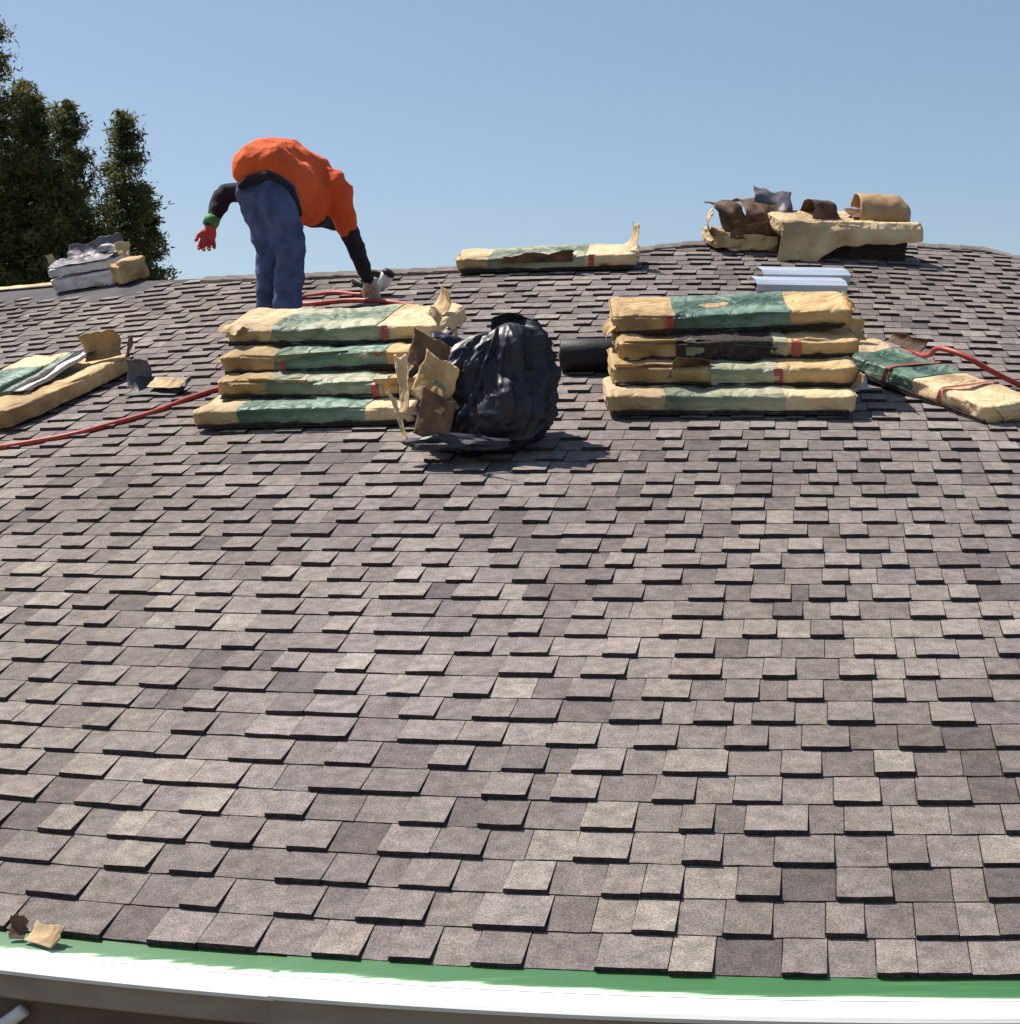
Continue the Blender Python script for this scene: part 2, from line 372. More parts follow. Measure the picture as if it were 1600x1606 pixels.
class Bundle:
    def __init__(s, mw, label, seed, L=BL, W=BW, Th=BT, wrap='cream_paper', panel=(-.29, .24), panel_m='green_print', marks=((-.33, 0), (.25, 0)), rough=1., name='shingle_bundle', group=None, cat='shingle bundle', sag=.012, edges=True):
        s.L, s.W, s.T, s.seed, s.rough, s.sag = L, W, Th, seed, rough, sag
        s.root = thing(name, label, cat, mw, group)
        nx, ns = 60, 56; V = []
        xs = [-.5 + i / (nx - 1) for i in range(nx)]
        for x in xs:
            for k in range(ns): V.append(s.pt(x * L, 2 * math.pi * k / ns))
        F = grid_faces(nx, ns, 0, True); F.append(tuple(reversed(range(ns)))) ; F.append(tuple((nx - 1) * ns + k for k in range(ns)))
        s.wrapper = mobj('wrapper', V, [tuple(reversed(f)) for f in F], wrap, s.root)
        if panel: s.patch('printed_panel', panel[0] * L, panel[1] * L, 0, 2 * math.pi, panel_m, .003, 44, 57)
        for mx, side in marks:          # square red mark at the end of the printed panel
            a = (1.42, 1.5)[side] * math.pi
            rw = .035 + .012 * n3((seed, mx * 9, 0), 2.7); s.patch('red_mark', mx * L, mx * L + rw, (.84 + .04 * n3((mx * 5, seed, 0), 3)) * math.pi, 1.06 * math.pi, 'red_print', .0062, 5, 14)
        if edges and panel:                       # dark shingle edges set low on the front in place of its shade
            for k in range(2):
                V, F = [], []; j = .006 * n3((k, seed, 0), 3.7); z = Th * (.03 + .125 * k)
                x0, x1 = -L * .485 + abs(j) * 3, L * .485 - abs(n3((seed, k, 0), 2.1)) * .06
                box(V, F, (x0, -W * .5 - .006 + j, z), (x1, -W * .40, z + Th * .085)); mobj('shingle_or_shade_sheet', V, F, 'shingle_edge', s.root, False)
        # folded end flaps
        for e in (-1, 1):
            V = []
            for j in range(5):
                for i in range(7):
                    y = (-.42 + .84 * i / 6) * W * (1 - .12 * j); V.append((e * (L * .5 + .004 + .006 * n3((y * 9, j, e), 1, seed) * rough), y, Th * (.88 - .16 * j)))
            fl = mobj('end_flap', V, grid_faces(5, 7), wrap, s.root, False); fl.modifiers.new('thick', 'SOLIDIFY').thickness = .003
    def pt(s, x, a, off=0.):
        e = 2 / 8.; c, q = math.cos(a), math.sin(a)
        endf = max(0, abs(x) / s.L * 2 - .93) / .07; k = 1 - .10 * endf * endf
        y = math.copysign(abs(c) ** e, c) * (s.W / 2 + off) * k; z = math.copysign(abs(q) ** e, q) * (s.T / 2 + off) * k
        en = 1 + 1.6 * max(0, abs(x) / s.L * 2 - .55)
        nn = s.rough * (en * (.004 * n3((x, y, z), 9, s.seed) + .005 * n3((x, y, z), 19, s.seed + 1)) - .020 * max(0, .25 - abs(n3((x * .3, y * .6, z * 1.6), 14, s.seed + 2))) * 2 + .004 * (.3 - abs(n3((x * .8, y, z), 26, s.seed + 3))))
        ln = math.hypot(y, z) or 1
        y += nn * y / ln; z += nn * z / ln
        z += s.sag * n3((x * 1.3, 0, 0), 1.7, s.seed + 5)
        if q < 0: z = z * .94
        return Vector((x, y, z + s.T / 2))
    def patch(s, name, x0, x1, a0, a1, m, off, nx, na):
        V = []
        for i in range(nx):
            x = x0 + (x1 - x0) * i / (nx - 1)
            for k in range(na):
                t = k / (na - 1); a = a0 + (a1 - a0) * t
                jx = .012 * n3((a, 0, 0), 1.3, s.seed + 8) if i in (0, nx - 1) else 0
                V.append(s.pt(x + jx, a, off))
        return mobj(name, V, [tuple(reversed(f)) for f in grid_faces(nx, na)], m, s.root)
    def layers(s, side=1, n=5, x=None):
        """shingle sheets showing at a torn end"""
        x = s.L * .5 if x is None else x
        for k in range(n):
            V, F = [], []; z = s.T * (.12 + .74 * k / (n - 1)); j = .012 * n3((k, s.seed, 0), 3)
            box(V, F, (x - .04, -s.W * .44, z * .9), (x + .035 + j, s.W * .45, z * .9 + s.T * .11))
            mobj('shingle_or_shade_sheet', V, F, 'shingle_edge', s.root, False)

# left stack of four, stepped back up the slope
u, v = -1.455, 4.11
rows = [(-.035, 0, 0, 1, 'lowest shingle bundle of the stack beside the black bag, set out to the left', (-.29, .29), 'green_print', ()),
        (.03, .165, 1, -1.2, 'second shingle bundle from the bottom of the left stack', (-.25, .29), 'pale_green_print', ((.24, 0),)),
        (.01, .325, 2, .8, 'third shingle bundle from the bottom of the left stack, wrapper wrinkled', (-.24, .28), 'green_print', ((.23, 0), (-.22, 0))),
        (.01, .47, 3, -1.6, 'topmost shingle bundle of the left stack, in front of the bending worker', (-.28, .22), 'pale_green_print', ((.23, 0),))]
LS = []
for i, (du, dv, k, rz, lab, pn, pm, mk) in enumerate(rows):
    b = Bundle(frame(u + du, v + dv, .012 + k * BT * 1.0, rz, (0, 2, 3, 3)[i], (0, .4, -.5, .6)[i]), lab, 2 + i, panel=pn, panel_m=pm, marks=mk, wrap=('cream_paper', 'kraft', 'kraft', 'cream_paper')[i], rough=(1.2, 1.6, 1.8, 1.7)[i], group='bundles of the left stack', L=(1.0, 1.0, .99, 1.03)[i])
    LS.append(b)
for b, arr in ((LS[3], [(.44, .02, .088, 25, 10, -50, .13, .13, 1.8, 'cream_paper'), (.49, -.10, .05, 80, 0, -80, .10, .10, 1.2, 'cream_paper'), (-.47, -.12, .08, 10, 0, 160, .13, .07, -1.0, 'cream_paper')]),
               (LS[2], [(-.06, -.170, .085, -75, 0, 4, .34, .05, .6, 'pale_green_print'), (-.505, -.05, .05, -10, 0, 100, .14, .07, -.9, 'kraft')]),
               (LS[1], [(-.2, -.170, .088, -70, 0, -6, .30, .05, .7, 'cream_paper'), (.36, -.172, .088, -80, 0, 3, .22, .05, .3, 'kraft')])):
    for k, (x, y, z, rx, ry, rz, w, h, bd, m) in enumerate(arr):
        sheet('torn_flap', w, h, bd, b.seed * 3 + k, m, b.root, T(x, y, z, rx, ry, rz), jag=.014, crumple=.01)

# right stack of four
u, v = .20, 4.22
rows = [(-.005, 0, 0, .3, 0, 'lowest shingle bundle of the right stack, pale green band along its front', (-.27, .21), 'pale_green_print', (), 1.0),
        (-.005, .155, 1, -1, 0, 'second shingle bundle from the bottom of the right stack, brown paper ends', (-.1, .18), 'pale_green_print', ((.16, 0),), 1.5),
        (.0, .29, 2, 1.4, -.8, 'third shingle bundle of the right stack, wrapper torn open', (-.22, .2), 'pale_green_print', ((.22, 0),), 2.0),
        (-.03, .42, 3, -1.8, -2.4, 'topmost shingle bundle of the right stack, tilted up at its right end', (-.24, .24), 'green_print', ((-.28, 0),), 1.3)]
RS = []
for i, (du, dv, k, rz, ry, lab, pn, pm, mk, rg) in enumerate(rows):
    b = Bundle(frame(u + du, v + dv, .012 + k * BT * 1.0 + (.012 if k == 3 else 0), rz, (0, 2, 2, 3)[i], ry), lab, 12 + i, panel=pn, panel_m=pm, marks=mk, wrap=('cream_paper', 'kraft', 'kraft', 'kraft')[i], rough=rg, group='bundles of the right stack')
    RS.append(b)
RS[2].patch('torn_opening', -.26, .14, .45 * math.pi, 1.30 * math.pi, 'shingle_edge', .0065, 24, 40)
for b, arr in ((RS[1], [(-.36, -.150, .090, -62, 0, 3, .25, .09, .4, 'kraft'), (-.16, -.16, .115, -48, 12, 25, .17, .10, -.9, 'dark_kraft')]),
               (RS[2], [(-.02, -.172, .070, -62, 6, -6, .34, .035, .5, 'green_print'), (-.19, -.17, .085, -45, 40, 20, .05, .15, .3, 'white_wrap'), (-.36, -.150, .085, -60, 0, 0, .24, .09, .3, 'kraft')]),
               (RS[3], [(.49, -.08, .05, 40, 0, -85, .15, .08, 1.9, 'kraft'), (-.495, -.1, .04, -30, 0, 95, .16, .08, -1.0, 'kraft')]),
               (RS[0], [(.49, .02, .07, 20, 0, -80, .16, .09, 1.3, 'cream_paper')])):
    for k, (x, y, z, rx, ry, rz, w, h, bd, m) in enumerate(arr):
        sheet('torn_flap', w, h, bd, b.seed * 3 + k, m, b.root, T(x, y, z, rx, ry, rz), jag=.014, crumple=.011)

# bundle lying askew at the right edge, its length running down the slope
b = Bundle(frame(1.05, 4.50, .015, -67, 0, 2), 'shingle bundle lying askew at the right edge with red straps across it', 31, panel=(-.34, .06), panel_m='green_print', marks=(), wrap='cream_paper', rough=1.5)
for x in (-.10, .22):
    b.patch('strap', x, x + .02, 0, 2 * math.pi, 'red_print', .008, 3, 37)
sheet('torn_flap', .16, .12, 1.9, 77, 'cream_paper', b.root, T(-.48, .0, .08, 20, 0, 80), jag=.014)
sheet('torn_flap', .20, .06, 1.6, 78, 'dark_kraft', b.root, T(-.30, .15, .085, 12, 0, 4), jag=.014)

sh = sheet('paper_scrap', .10, .09, 1.5, 81, 'white_wrap', None, frame(.77, 4.45, .01, 20), jag=.012); tag(sh, 'crumpled white wrapper scrap between the right stack and askew bundle', 'paper scrap')

# opened bundles at the left edge, lengths running up the slope
b = Bundle(frame(-2.955, 4.53, .014, 92, 0, 0), 'opened shingle bundle lying up the slope at the left edge', 41, panel=None, marks=(), wrap='kraft', rough=1.3, L=.88, Th=.095)
b.layers(1, 4, .42)
for k, (y, m_) in enumerate(((.135, 'green_print'), (.09, 'shingle_edge'), (.045, 'white_wrap'), (-.005, 'shingle_edge'))):
    sheet('wrapper_strip', .05, .50, .12, 91 + k, m_, b.root, T(-.16, y, .099, .6, 0, -90), jag=.008, crumple=.008)
sheet('torn_flap', .20, .15, 1.9, 96, 'kraft', b.root, T(.34, -.06, .09, 30, 0, -65), jag=.02, crumple=.015)
sheet('torn_flap', .16, .13, 1.2, 97, 'dark_kraft', b.root, T(.36, -.16, .07, 20, 0, -150), jag=.02, crumple=.015)
b = Bundle(frame(-3.36, 4.60, .014, 95, 0, 0), 'shingle bundle left of the opened one, mostly out of the picture', 43, panel=(-.3, .25), panel_m='green_print', marks=(), wrap='cream_paper', rough=1.3, L=.95, Th=.09)
pc = thing('wrapper_scrap', 'torn wrapper scrap with a pale strip right of the opened bundle', 'paper scrap', frame(-2.40, 4.60, .006, -8))
sheet('pale_strip', .22, .07, .5, 101, 'cream_paper', pc, T(.07, -.03, .035, 6, 0, 0), jag=.012, crumple=.01)
sheet('shadow_strip', .34, .13, .7, 102, 'black_rubber', pc, T(0, -.06, .008, 3, 0, 4), jag=.02, crumple=.012)  # black sheet laid as the scrap's cast shadow
sheet('curled_strip', .12, .16, 2.0, 103, 'grey_sheet', pc, T(-.17, .02, .01, 25, 10, 20), jag=.015, crumple=.012)

# bundle on the ridge
b = Bundle(frame(-.98, 7.29, .012, 1.5), 'lone shingle bundle lying along the ridge against the sky', 51, panel=(-.32, .22), panel_m='pale_green_print', marks=((.24, 0),), wrap='cream_paper', rough=1.6, L=1.02)
sheet('torn_flap', .13, .15, 1.4, 110, 'cream_paper', b.root, T(.45, -.05, .1, 25, 0, -70))
sheet('torn_flap', .4, .06, .5, 111, 'dark_kraft', b.root, T(-.05, -.168, .05, 95, 0, 2))

# pile on the ridge at right: dark shingles below, covered bundle above, cardboard on top
M = frame(.70, 7.78, .0, 1)
st = thing('shingle_pile', 'dark unwrapped shingles under the covered pile on the ridge', 'shingle pile', M)
for k in range(8):
    V, F = [], []; j = .02 * n3((k, 3, 1), 2.3); box(V, F, (-.34 + j, -.16 + j * .5, .004 + k * .0145), (.36 + j, .16, .017 + k * .0145)); mobj('shingle_or_shade_sheet', V, F, 'shingle_edge', st, False)
b = Bundle(frame(.68, 7.78, .125, 1, 3, -1), 'cream covered bundle on top of the ridge pile', 55, panel=None, marks=(), wrap='cream_paper', rough=1.3, L=.84, W=.40, Th=.10)
V, nx, ny = [], 40, 16                    # loose cover hanging down the front, longest at its left end
for i in range(nx):
    q = i / (nx - 1); x = -.45 + .89 * q; drop = interp([(0, .25), (.08, .30), (.2, .285), (.3, .20), (.42, .135), (.6, .125), (1, .10)], q)
    for j in range(ny):
        t = j / (ny - 1); d = drop * t + .01 * n3((x * 14, 0, 0)) * t
        V.append((x - .05 * t * (1 - q), -.17 - .04 * min(1, t * 3) - .10 * d / .3 + .016 * n3((x * 6, t * 2, 3)) + .012 * abs(n3((x * 15, t * 4, 1))), .112 - d))
o = mobj('hanging_cover', V, grid_faces(nx, ny), 'cream_paper', b.root); o.modifiers.new('thick', 'SOLIDIFY').thickness = .002
wd = sheet('cardboard_fold', .34, .40, -2.7, 5, 'tan_card', None, frame(.95, 7.68, .225) @ T(0, 0, 0, 82), jag=.02, crumple=.03, taper=.55); tag(wd, 'tan cardboard folded over on top of the ridge pile', 'cardboard')
sh = sheet('card_brim', .36, .16, .25, 126, 'dark_kraft', None, frame(.93, 7.70, .235, 0, 0, 0), jag=.03, crumple=.01); tag(sh, 'flat dark brown card sheet under the tan cardboard', 'card')
wd = sheet('torn_paper', .19, .32, -2.6, 8, 'dark_kraft', None, frame(.60, 7.68, .225) @ T(0, 0, 0, 74, 0, 10), jag=.03, crumple=.035, taper=.5); tag(wd, 'small dark brown folded paper on the ridge pile, left of the tan cardboard', 'torn paper')
# rubbish left of the pile
bg = thing('crumpled_bag', 'dark crumpled paper bag left of the covered ridge pile', 'paper bag', frame(.22, 7.86, .02))
sheet('bag_front', .25, .46, -2.0, 14, 'dark_kraft', bg, T(0, -.06, .05, 84, 0, 6), jag=.03, crumple=.05)
sheet('bag_back', .22, .40, -1.4, 15, 'grey_sheet', bg, T(.03, -.02, .04, 86, 6, -8), jag=.03, crumple=.05)
wd = sheet('torn_paper', .17, .34, -1.8, 17, 'dark_kraft', None, frame(.05, 7.84, .10, 20) @ T(0, 0, 0, 80, -10, 0), jag=.05, crumple=.05, taper=.6); tag(wd, 'ragged reddish brown paper standing at the left end of the ridge pile', 'torn paper')
b = Bundle(frame(.08, 7.88, .0, 8, 0, 3), 'short crumpled cream wrapper bundle below the brown paper wads', 57, panel=None, marks=(), wrap='cream_paper', rough=3, L=.40, W=.26, Th=.11)
sheet('torn_flap', .15, .16, 1.8, 130, 'cream_paper', b.root, T(-.2, -.05, .07, 30, 0, 80), jag=.04, crumple=.025)
sheet('torn_flap', .2, .12, 1.2, 131, 'dark_kraft', b.root, T(.0, -.13, .08, 70, 0, 5), jag=.04, crumple=.025)

# two lengths of bright metal flashing
for k, (uu, vv, lab) in enumerate(((.47, 6.95, 'upper bright metal flashing strip above the right stack'), (.45, 6.66, 'lower bright metal flashing strip just above the right stack'))):
    fl = thing('metal_flashing', lab, 'flashing', frame(uu, vv, .006, (1, -1)[k], 8, 0), 'metal flashing strips')
    for nm, prof in (('flange', [(-.10, .0), (-.095, .052), (-.05, .062)]), ('top_plate', [(-.0495, .0622), (.04, .048), (.11, .004)])):
        V = [(x, y, z + .002 * n3((x * 3, y, 0))) for x in [-.25 + .5 * i / 12 for i in range(13)] for y, z in prof]
        o = mobj(nm, V, grid_faces(13, 3), 'silver', fl, False); o.modifiers.new('thick', 'SOLIDIFY').thickness = .002

# white wrapped pile near the trees
M = frame(-4.03, 7.70, .0, 12)
b = Bundle(M, 'lower white wrapped bundle of the pile beside the trees', 61, panel=None, marks=(), wrap='white_wrap', rough=1.5, L=.5, W=.34, Th=.10, group='white pile by the trees')
b = Bundle(M @ T(-.02, .0, .108, 0, 1, 4), 'upper white wrapped bundle of the pile beside the trees', 62, panel=None, marks=(), wrap='white_wrap', rough=1.8, L=.46, W=.32, Th=.06, group='white pile by the trees')
sh = thing('pile_cover', 'grey plastic cover draped on the white pile beside the trees', 'plastic cover', M @ T(0, 0, .170))
sheet('cover_sheet', .5, .32, -.2, 141, 'grey_sheet', sh, T(0, -.16, .006, 3, 0, 0), jag=.02, crumple=.03)
sheet('cover_fold', .42, .12, 1.0, 142, 'grey_sheet', sh, T(.02, .02, .02, 20, 0, 6), jag=.02, crumple=.03)
sh = sheet('paper_flap', .13, .09, .5, 143, 'cream_paper', None, M @ T(.29, -.05, .17, 50, 0, -10), jag=.01, crumple=.008); tag(sh, 'pale paper flap standing at the right end of the white pile', 'paper flap')
sh = sheet('paper_flap', .05, .12, .9, 144, 'cream_paper', None, M @ T(-.25, -.05, .15, 30, 0, 60), jag=.01, crumple=.008); tag(sh, 'thin pale paper flap at the left end of the white pile', 'paper flap')
b = Bundle(frame(-3.72, 7.62, 0, -10), 'short tan wrapped bundle right of the white pile', 64, panel=None, marks=(), wrap='kraft', rough=2.2, L=.13, W=.22, Th=.15)
mb = sheet('pale_strip', 1.1, .07, .05, 146, 'cream_paper', None, frame(-4.62, 7.74, .02, -3), jag=.01, crumple=.004); tag(mb, 'long pale strip lying on the ridge below the trees', 'paper strip')

# ------------------------------------------------------------------ black rubbish bag, roll, hose
bag = thing('rubbish_bag', 'black plastic rubbish bag stuffed with torn wrappers', 'rubbish bag', frame(-.715, 3.66, .0) @ Matrix.Rotation(-TH, 4, 'X') @ Matrix.Diagonal((.95, .92, .90, 1)))
V = []; nz_, na = 80, 170
for j in range(nz_):
    t = j / (nz_ - 1); z = .545 * t - .03
    prof = [(0, .10), (.05, .20), (.18, .268), (.38, .285), (.58, .262), (.75, .228), (.88, .190), (.96, .14), (1, .02)]
    r = interp(prof, t)
    for k in range(na):
        a = 2 * math.pi * k / na; p = Vector((math.cos(a), math.sin(a), t * 2.2))
        ca, sa = math.cos(a), math.sin(a)
        mer = abs(n3((ca * 1.0, sa * 1.0, t * .35), 4.2, 3))          # pleats that run up to the tied mouth
        mer2 = abs(n3((ca * 1.0, sa * 1.0, t * .5), 9.5, 13))
        big = n3((ca, sa, t * 2.0), 1.5, 5)
        crs = abs(n3((ca * .8, sa * .8, t * 2.6), 3.4, 7))
        fold = .26 * big + .10 * ca * (1 - t) + .60 * max(0, .20 - mer) * (.5 + 1.1 * t) + .16 * max(0, .16 - mer2) * (.4 + 1.6 * t) + .20 * max(0, .16 - crs) - .10 + .10 * n3((ca, sa, t * 1.5), 3.1, 77) + .03 * n3((ca * 2, sa * 2, t * 3), 5, 31)
        rr = r * (1 + fold) - .005
        lean = .11 * t - .02
        V.append((rr * math.cos(a) * 1.02 + lean, rr * math.sin(a) * .88, z + .03 * n3((p.x, p.y, 0), 2, 15) * t + (.16 * (math.cos(a) * .5 + .5 - .5)) * (t > .5) * (t - .5) - (TH * .9) * rr * -math.sin(a) * (1 - t) * .9))
mobj('bag_body', V, grid_faces(nz_, na, 0, True), 'black_plastic', bag)
sheet('bag_rim', .20, .10, 1.2, 150, 'black_plastic', bag, T(.14, .03, .455, 75, 0, 10), jag=.02, crumple=.03)
sheet('bag_rim', .18, .11, -1.0, 151, 'black_plastic', bag, T(-.10, -.08, .42, 60, 0, 55), jag=.02, crumple=.03)
for k, (nm, w, h, bd, m, mw) in enumerate([
        ('stuffed_paper', .20, .21, .4, 'kraft', T(-.165, -.275, .17, 80, 30, -26)),
        ('stuffed_paper', .17, .20, .5, 'dark_kraft', T(-.15, -.275, .02, 82, 22, -24)),
        ('stuffed_paper', .09, .25, .4, 'cream_paper', T(-.275, -.20, .13, 84, 8, -50)),
        ('stuffed_paper', .20, .15, .8, 'dark_kraft', T(-.20, -.18, .32, 70, 25, -25)),
        ('paper_strip', .024, .24, .35, 'cream_paper', T(-.24, -.275, .01, 82, -24, -35)),
        ('paper_strip', .05, .27, -.3, 'black_plastic', T(-.285, -.10, .30, 72, 36, -15)),
        ('paper_strip', .018, .29, -.3, 'cream_paper', T(-.305, -.105, .29, 72, 36, -15)),
        ('paper_strip', .024, .13, .5, 'cream_paper', T(-.055, -.30, .25, 80, -52, -5)),
        ('paper_strip', .02, .15, .5, 'pale_green_print', T(-.02, -.31, .15, 80, -38, 4)),
        ('paper_strip', .05, .08, .5, 'dark_kraft', T(-.30, -.16, .22, 80, 20, -50))]):
    sheet(nm, w, h, bd, 160 + k, m, bag, mw, jag=.014, crumple=.012)
sc = wad('spilled_scrap', 'black_plastic', bag, T(-.04, -.27, .0), (.20, .06, .045), 23, .3)
rl = thing('felt_roll', 'short black roll lying between the rubbish bag and right stack', 'felt roll', frame(-.42, 4.83, .075))
V, F = [], []; V, F = tube([(-.15, 0, 0), (-.14, 0, 0), (0, 0, 0), (.24, 0, 0), (.25, 0, 0)], [.066, .072, .073, .072, .066], 24)
mobj('roll', V, F, 'black_rubber', rl)
V, F = tube([(-.158, 0, 0), (-.149, 0, 0)], [.03, .03], 16); mobj('core', V, F, 'tan_card', rl)

def hose(name, pts, r, lab, m='red_hose'):
    V, F = tube(smooth_path(pts, 7), r, 8); return tag(mobj(name, V, F, m), lab, 'hose')
hp = [R(a, b_, .014) for a, b_ in [(-3.6, 3.60), (-3.077, 3.679), (-2.888, 3.72), (-2.711, 3.805), (-2.562, 3.90), (-2.423, 4.06), (-2.297, 4.215), (-2.19, 4.45), (-2.086, 4.62), (-1.97, 4.75), (-1.7, 4.95), (-1.4, 5.2), (-1.3, 5.7), (-1.55, 6.25), (-1.9, 6.46), (-2.18, 6.42), (-2.32, 6.55), (-2.1, 6.70), (-1.95, 6.62), (-1.87, 6.60)]]
hose('air_hose', hp, .0125, 'red air hose running from the left edge behind the left stack')
hp = [R(.98, 5.32, .014), R(1.06, 5.12, .014), R(1.10, 4.98, .05), R(1.13, 4.84, .112), R(1.24, 4.68, .116), R(1.36, 4.60, .07), R(1.52, 4.56, .014), R(1.66, 4.60, .014), R(1.85, 4.45, .014), R(2.3, 4.3, .014)]
hose('air_hose', hp, .0125, 'red air hose looping over the askew bundle at the right edge')

# paper scrap on the drip edge
ps = thing('paper_scrap', 'cream paper scrap caught on the green edge film at lower left', 'paper scrap', frame(-.985, -.035, .004, -12))
sheet('paper', .085, .05, .8, 171, 'cream_paper', ps, T(.012, -.02, .004, 8, 0, 0), jag=.012, crumple=.008)
sheet('dark_scrap', .04, .05, 1.4, 172, 'dark_kraft', ps, T(-.055, -.02, .003, 12, 0, 20), jag=.012, crumple=.008)

# ------------------------------------------------------------------ the worker
def W(px, py, Y): return Vector(((px - 800) * Y / 2833, Y, 3.8 - (py - 803) * Y / 2833))
def blob(name, chains, m, parent, voxel=.012, smooth=5, disp=0., dscale=.1, extra=None):
    """limbs as tapered chains of rings, fused into one skin by a voxel remesh"""
    V, F = [], []
    for ch in chains:
        pts = [Vector(c[0]) for c in ch]; rad = [c[1] for c in ch]
        P, Q = [], []
        for i in range(len(pts) - 1):
            k = 5
            for j in range(k):
                t = j / k; P.append(pts[i].lerp(pts[i + 1], t)); Q.append(rad[i] + (rad[i + 1] - rad[i]) * t)
        P.append(pts[-1]); Q.append(rad[-1])
        d0 = (P[0] - P[1]).normalized(); d1 = (P[-1] - P[-2]).normalized()
        P = [P[0] + d0 * Q[0] * .9, P[0] + d0 * Q[0] * .6] + P + [P[-1] + d1 * Q[-1] * .6, P[-1] + d1 * Q[-1] * .9]
        Q = [Q[0] * .35, Q[0] * .8] + Q + [Q[-1] * .8, Q[-1] * .35]
        tube(P, Q, 18, V, F)
    o = mobj(name, V, F, m, parent)
    md = o.modifiers.new('fuse', 'REMESH'); md.mode = 'VOXEL'; md.voxel_size = voxel; md.use_smooth_shade = True
    if smooth:
        ms = o.modifiers.new('soften', 'SMOOTH'); ms.factor = .5; ms.iterations = smooth
    if disp:
        tx = bpy.data.textures.new(name, 'CLOUDS'); tx.noise_scale = dscale; tx.noise_depth = 3
        d = o.modifiers.new('folds', 'DISPLACE'); d.texture = tx; d.strength = disp; d.mid_level = .5; d.texture_coords = 'GLOBAL'
    if disp > .03:                        # sharper creases over the soft folds
        tx = bpy.data.textures.new(name + '_crease', 'MUSGRAVE'); tx.musgrave_type = 'RIDGED_MULTIFRACTAL'; tx.noise_scale = .11; tx.octaves = 2
        d = o.modifiers.new('creases', 'DISPLACE'); d.texture = tx; d.strength = .009; d.mid_level = .6; d.texture_coords = 'GLOBAL'
    return o
base = R(-2.06, 5.55)
person = thing('person', 'worker in orange shirt and dark jeans bending over behind the left stack', 'person', Matrix.Translation(base))
def J(px, py, Y): return W(px, py, Y) - base
fl, fr = R(-2.17, 5.62), R(-2.03, 5.52)
aL, aR = fl - base + Vector((0, 0, .09)), fr - base + Vector((0, 0, .09))
hL, hR, pel = J(399, 303, 9.12), J(434, 305, 9.05), J(412, 290, 9.12)
kL, kR = J(424, 394, 9.13), J(457, 396, 9.03)
s1, s2, s3, nk = J(420, 268, 9.2), J(446, 268, 9.32), J(480, 290, 9.45), J(500, 318, 9.6)
shR, elR, wrR = J(523, 296, 9.38), J(548, 362, 9.5), J(577, 438, 9.75)
shL, elL, wrL = J(440, 300, 9.7), J(352, 303, 9.68), J(331, 349, 9.62)
hd = J(493, 326, 9.78)
hR2 = J(584, 452, 9.84)
# body: one continuous figure
blob('body', [[(pel, .11), (s1, .12), (s2, .13), (s3, .12), (nk, .06), (hd, .085)],
              [(pel, .10), (hL, .085), (kL, .055), (aL, .038)], [(pel, .10), (hR, .085), (kR, .055), (aR, .038)],
              [(s3, .09), (shL, .055), (elL, .040), (wrL, .027)], [(s3, .09), (shR, .055), (elR, .040), (wrR, .027)],
              [(hd + Vector((-.0, .05, .0)), .07), (hd + Vector((.03, .10, -.03)), .055)]], 'skin', person, .014, 3)
blob('jeans', [[(pel + Vector((0, .02, .0)), .135), (pel.lerp(s1, .8), .12)],
               [(hL, .095), (hL.lerp(kL, .5) + Vector((0, -.01, 0)), .080), (kL, .066), (kL.lerp(aL, .5), .064), (aL + Vector((0, 0, .02)), .060)],
               [(hR, .112), (hR.lerp(kR, .5) + Vector((0, -.01, 0)), .096), (kR, .077), (kR.lerp(aR, .5), .074), (aR + Vector((0, 0, .02)), .066)],
               [(hL, .10), (hR, .10)]], 'denim', person, .010, 4, .035, .12)
blob('shirt', [[(J(402, 262, 9.09), .122), (s1 + Vector((0, 0, .01)), .158), (s2 + Vector((.0, 0, -.01)), .180), (s3, .168), (nk, .08)],
               [(J(455, 290, 9.18), .14), (J(482, 318, 9.36), .125)], [(J(426, 264, 9.08), .125), (J(454, 304, 9.13), .125)],
               [(s3, .13), (shR, .098), (shR.lerp(elR, .5), .074), (shR.lerp(elR, .86), .062)],
               [(s3, .11), (shL, .095), (shL.lerp(elL, .35), .08)]], 'orange_shirt', person, .010, 6, .034, .17)
blob('black_sleeve', [[(shR.lerp(elR, .4), .05), (elR, .050), (elR.lerp(wrR, .5), .047), (wrR, .034)]], 'black_cloth', person, .009, 3, .022, .07)
blob('black_sleeve', [[(shL.lerp(elL, .5), .055), (elL, .054), (elL.lerp(wrL, .5), .048), (wrL, .036)]], 'black_cloth', person, .009, 3, .022, .07)
blob('hem_shade', [[(J(377, 292, 9.03), .018), (J(387, 284, 8.99), .022), (J(402, 279, 8.972), .024), (J(420, 275, 8.965), .024), (J(440, 282, 8.96), .022), (J(455, 296, 8.975), .020), (J(464, 314, 9.0), .018), (J(470, 336, 9.05), .016)]], 'black_cloth', person, .006, 4, .012, .06)  # black strip added along the hem to draw the shade beneath it
blob('cap', [[(hd + Vector((0, -.015, .0)), .112), (hd + Vector((.03, .05, .0)), .10)], [(hd + Vector((.05, .07, -.05)), .05), (hd + Vector((.10, .11, -.08)), .03)]], 'black_cloth', person, .01, 4)
tube_v, tube_f = tube([wrL.lerp(elL, .16), wrL.lerp(elL, .04), wrL.lerp(elL, -.10)], [.041, .044, .040], 16); mobj('green_cuff', tube_v, tube_f, 'green_cuff', person)
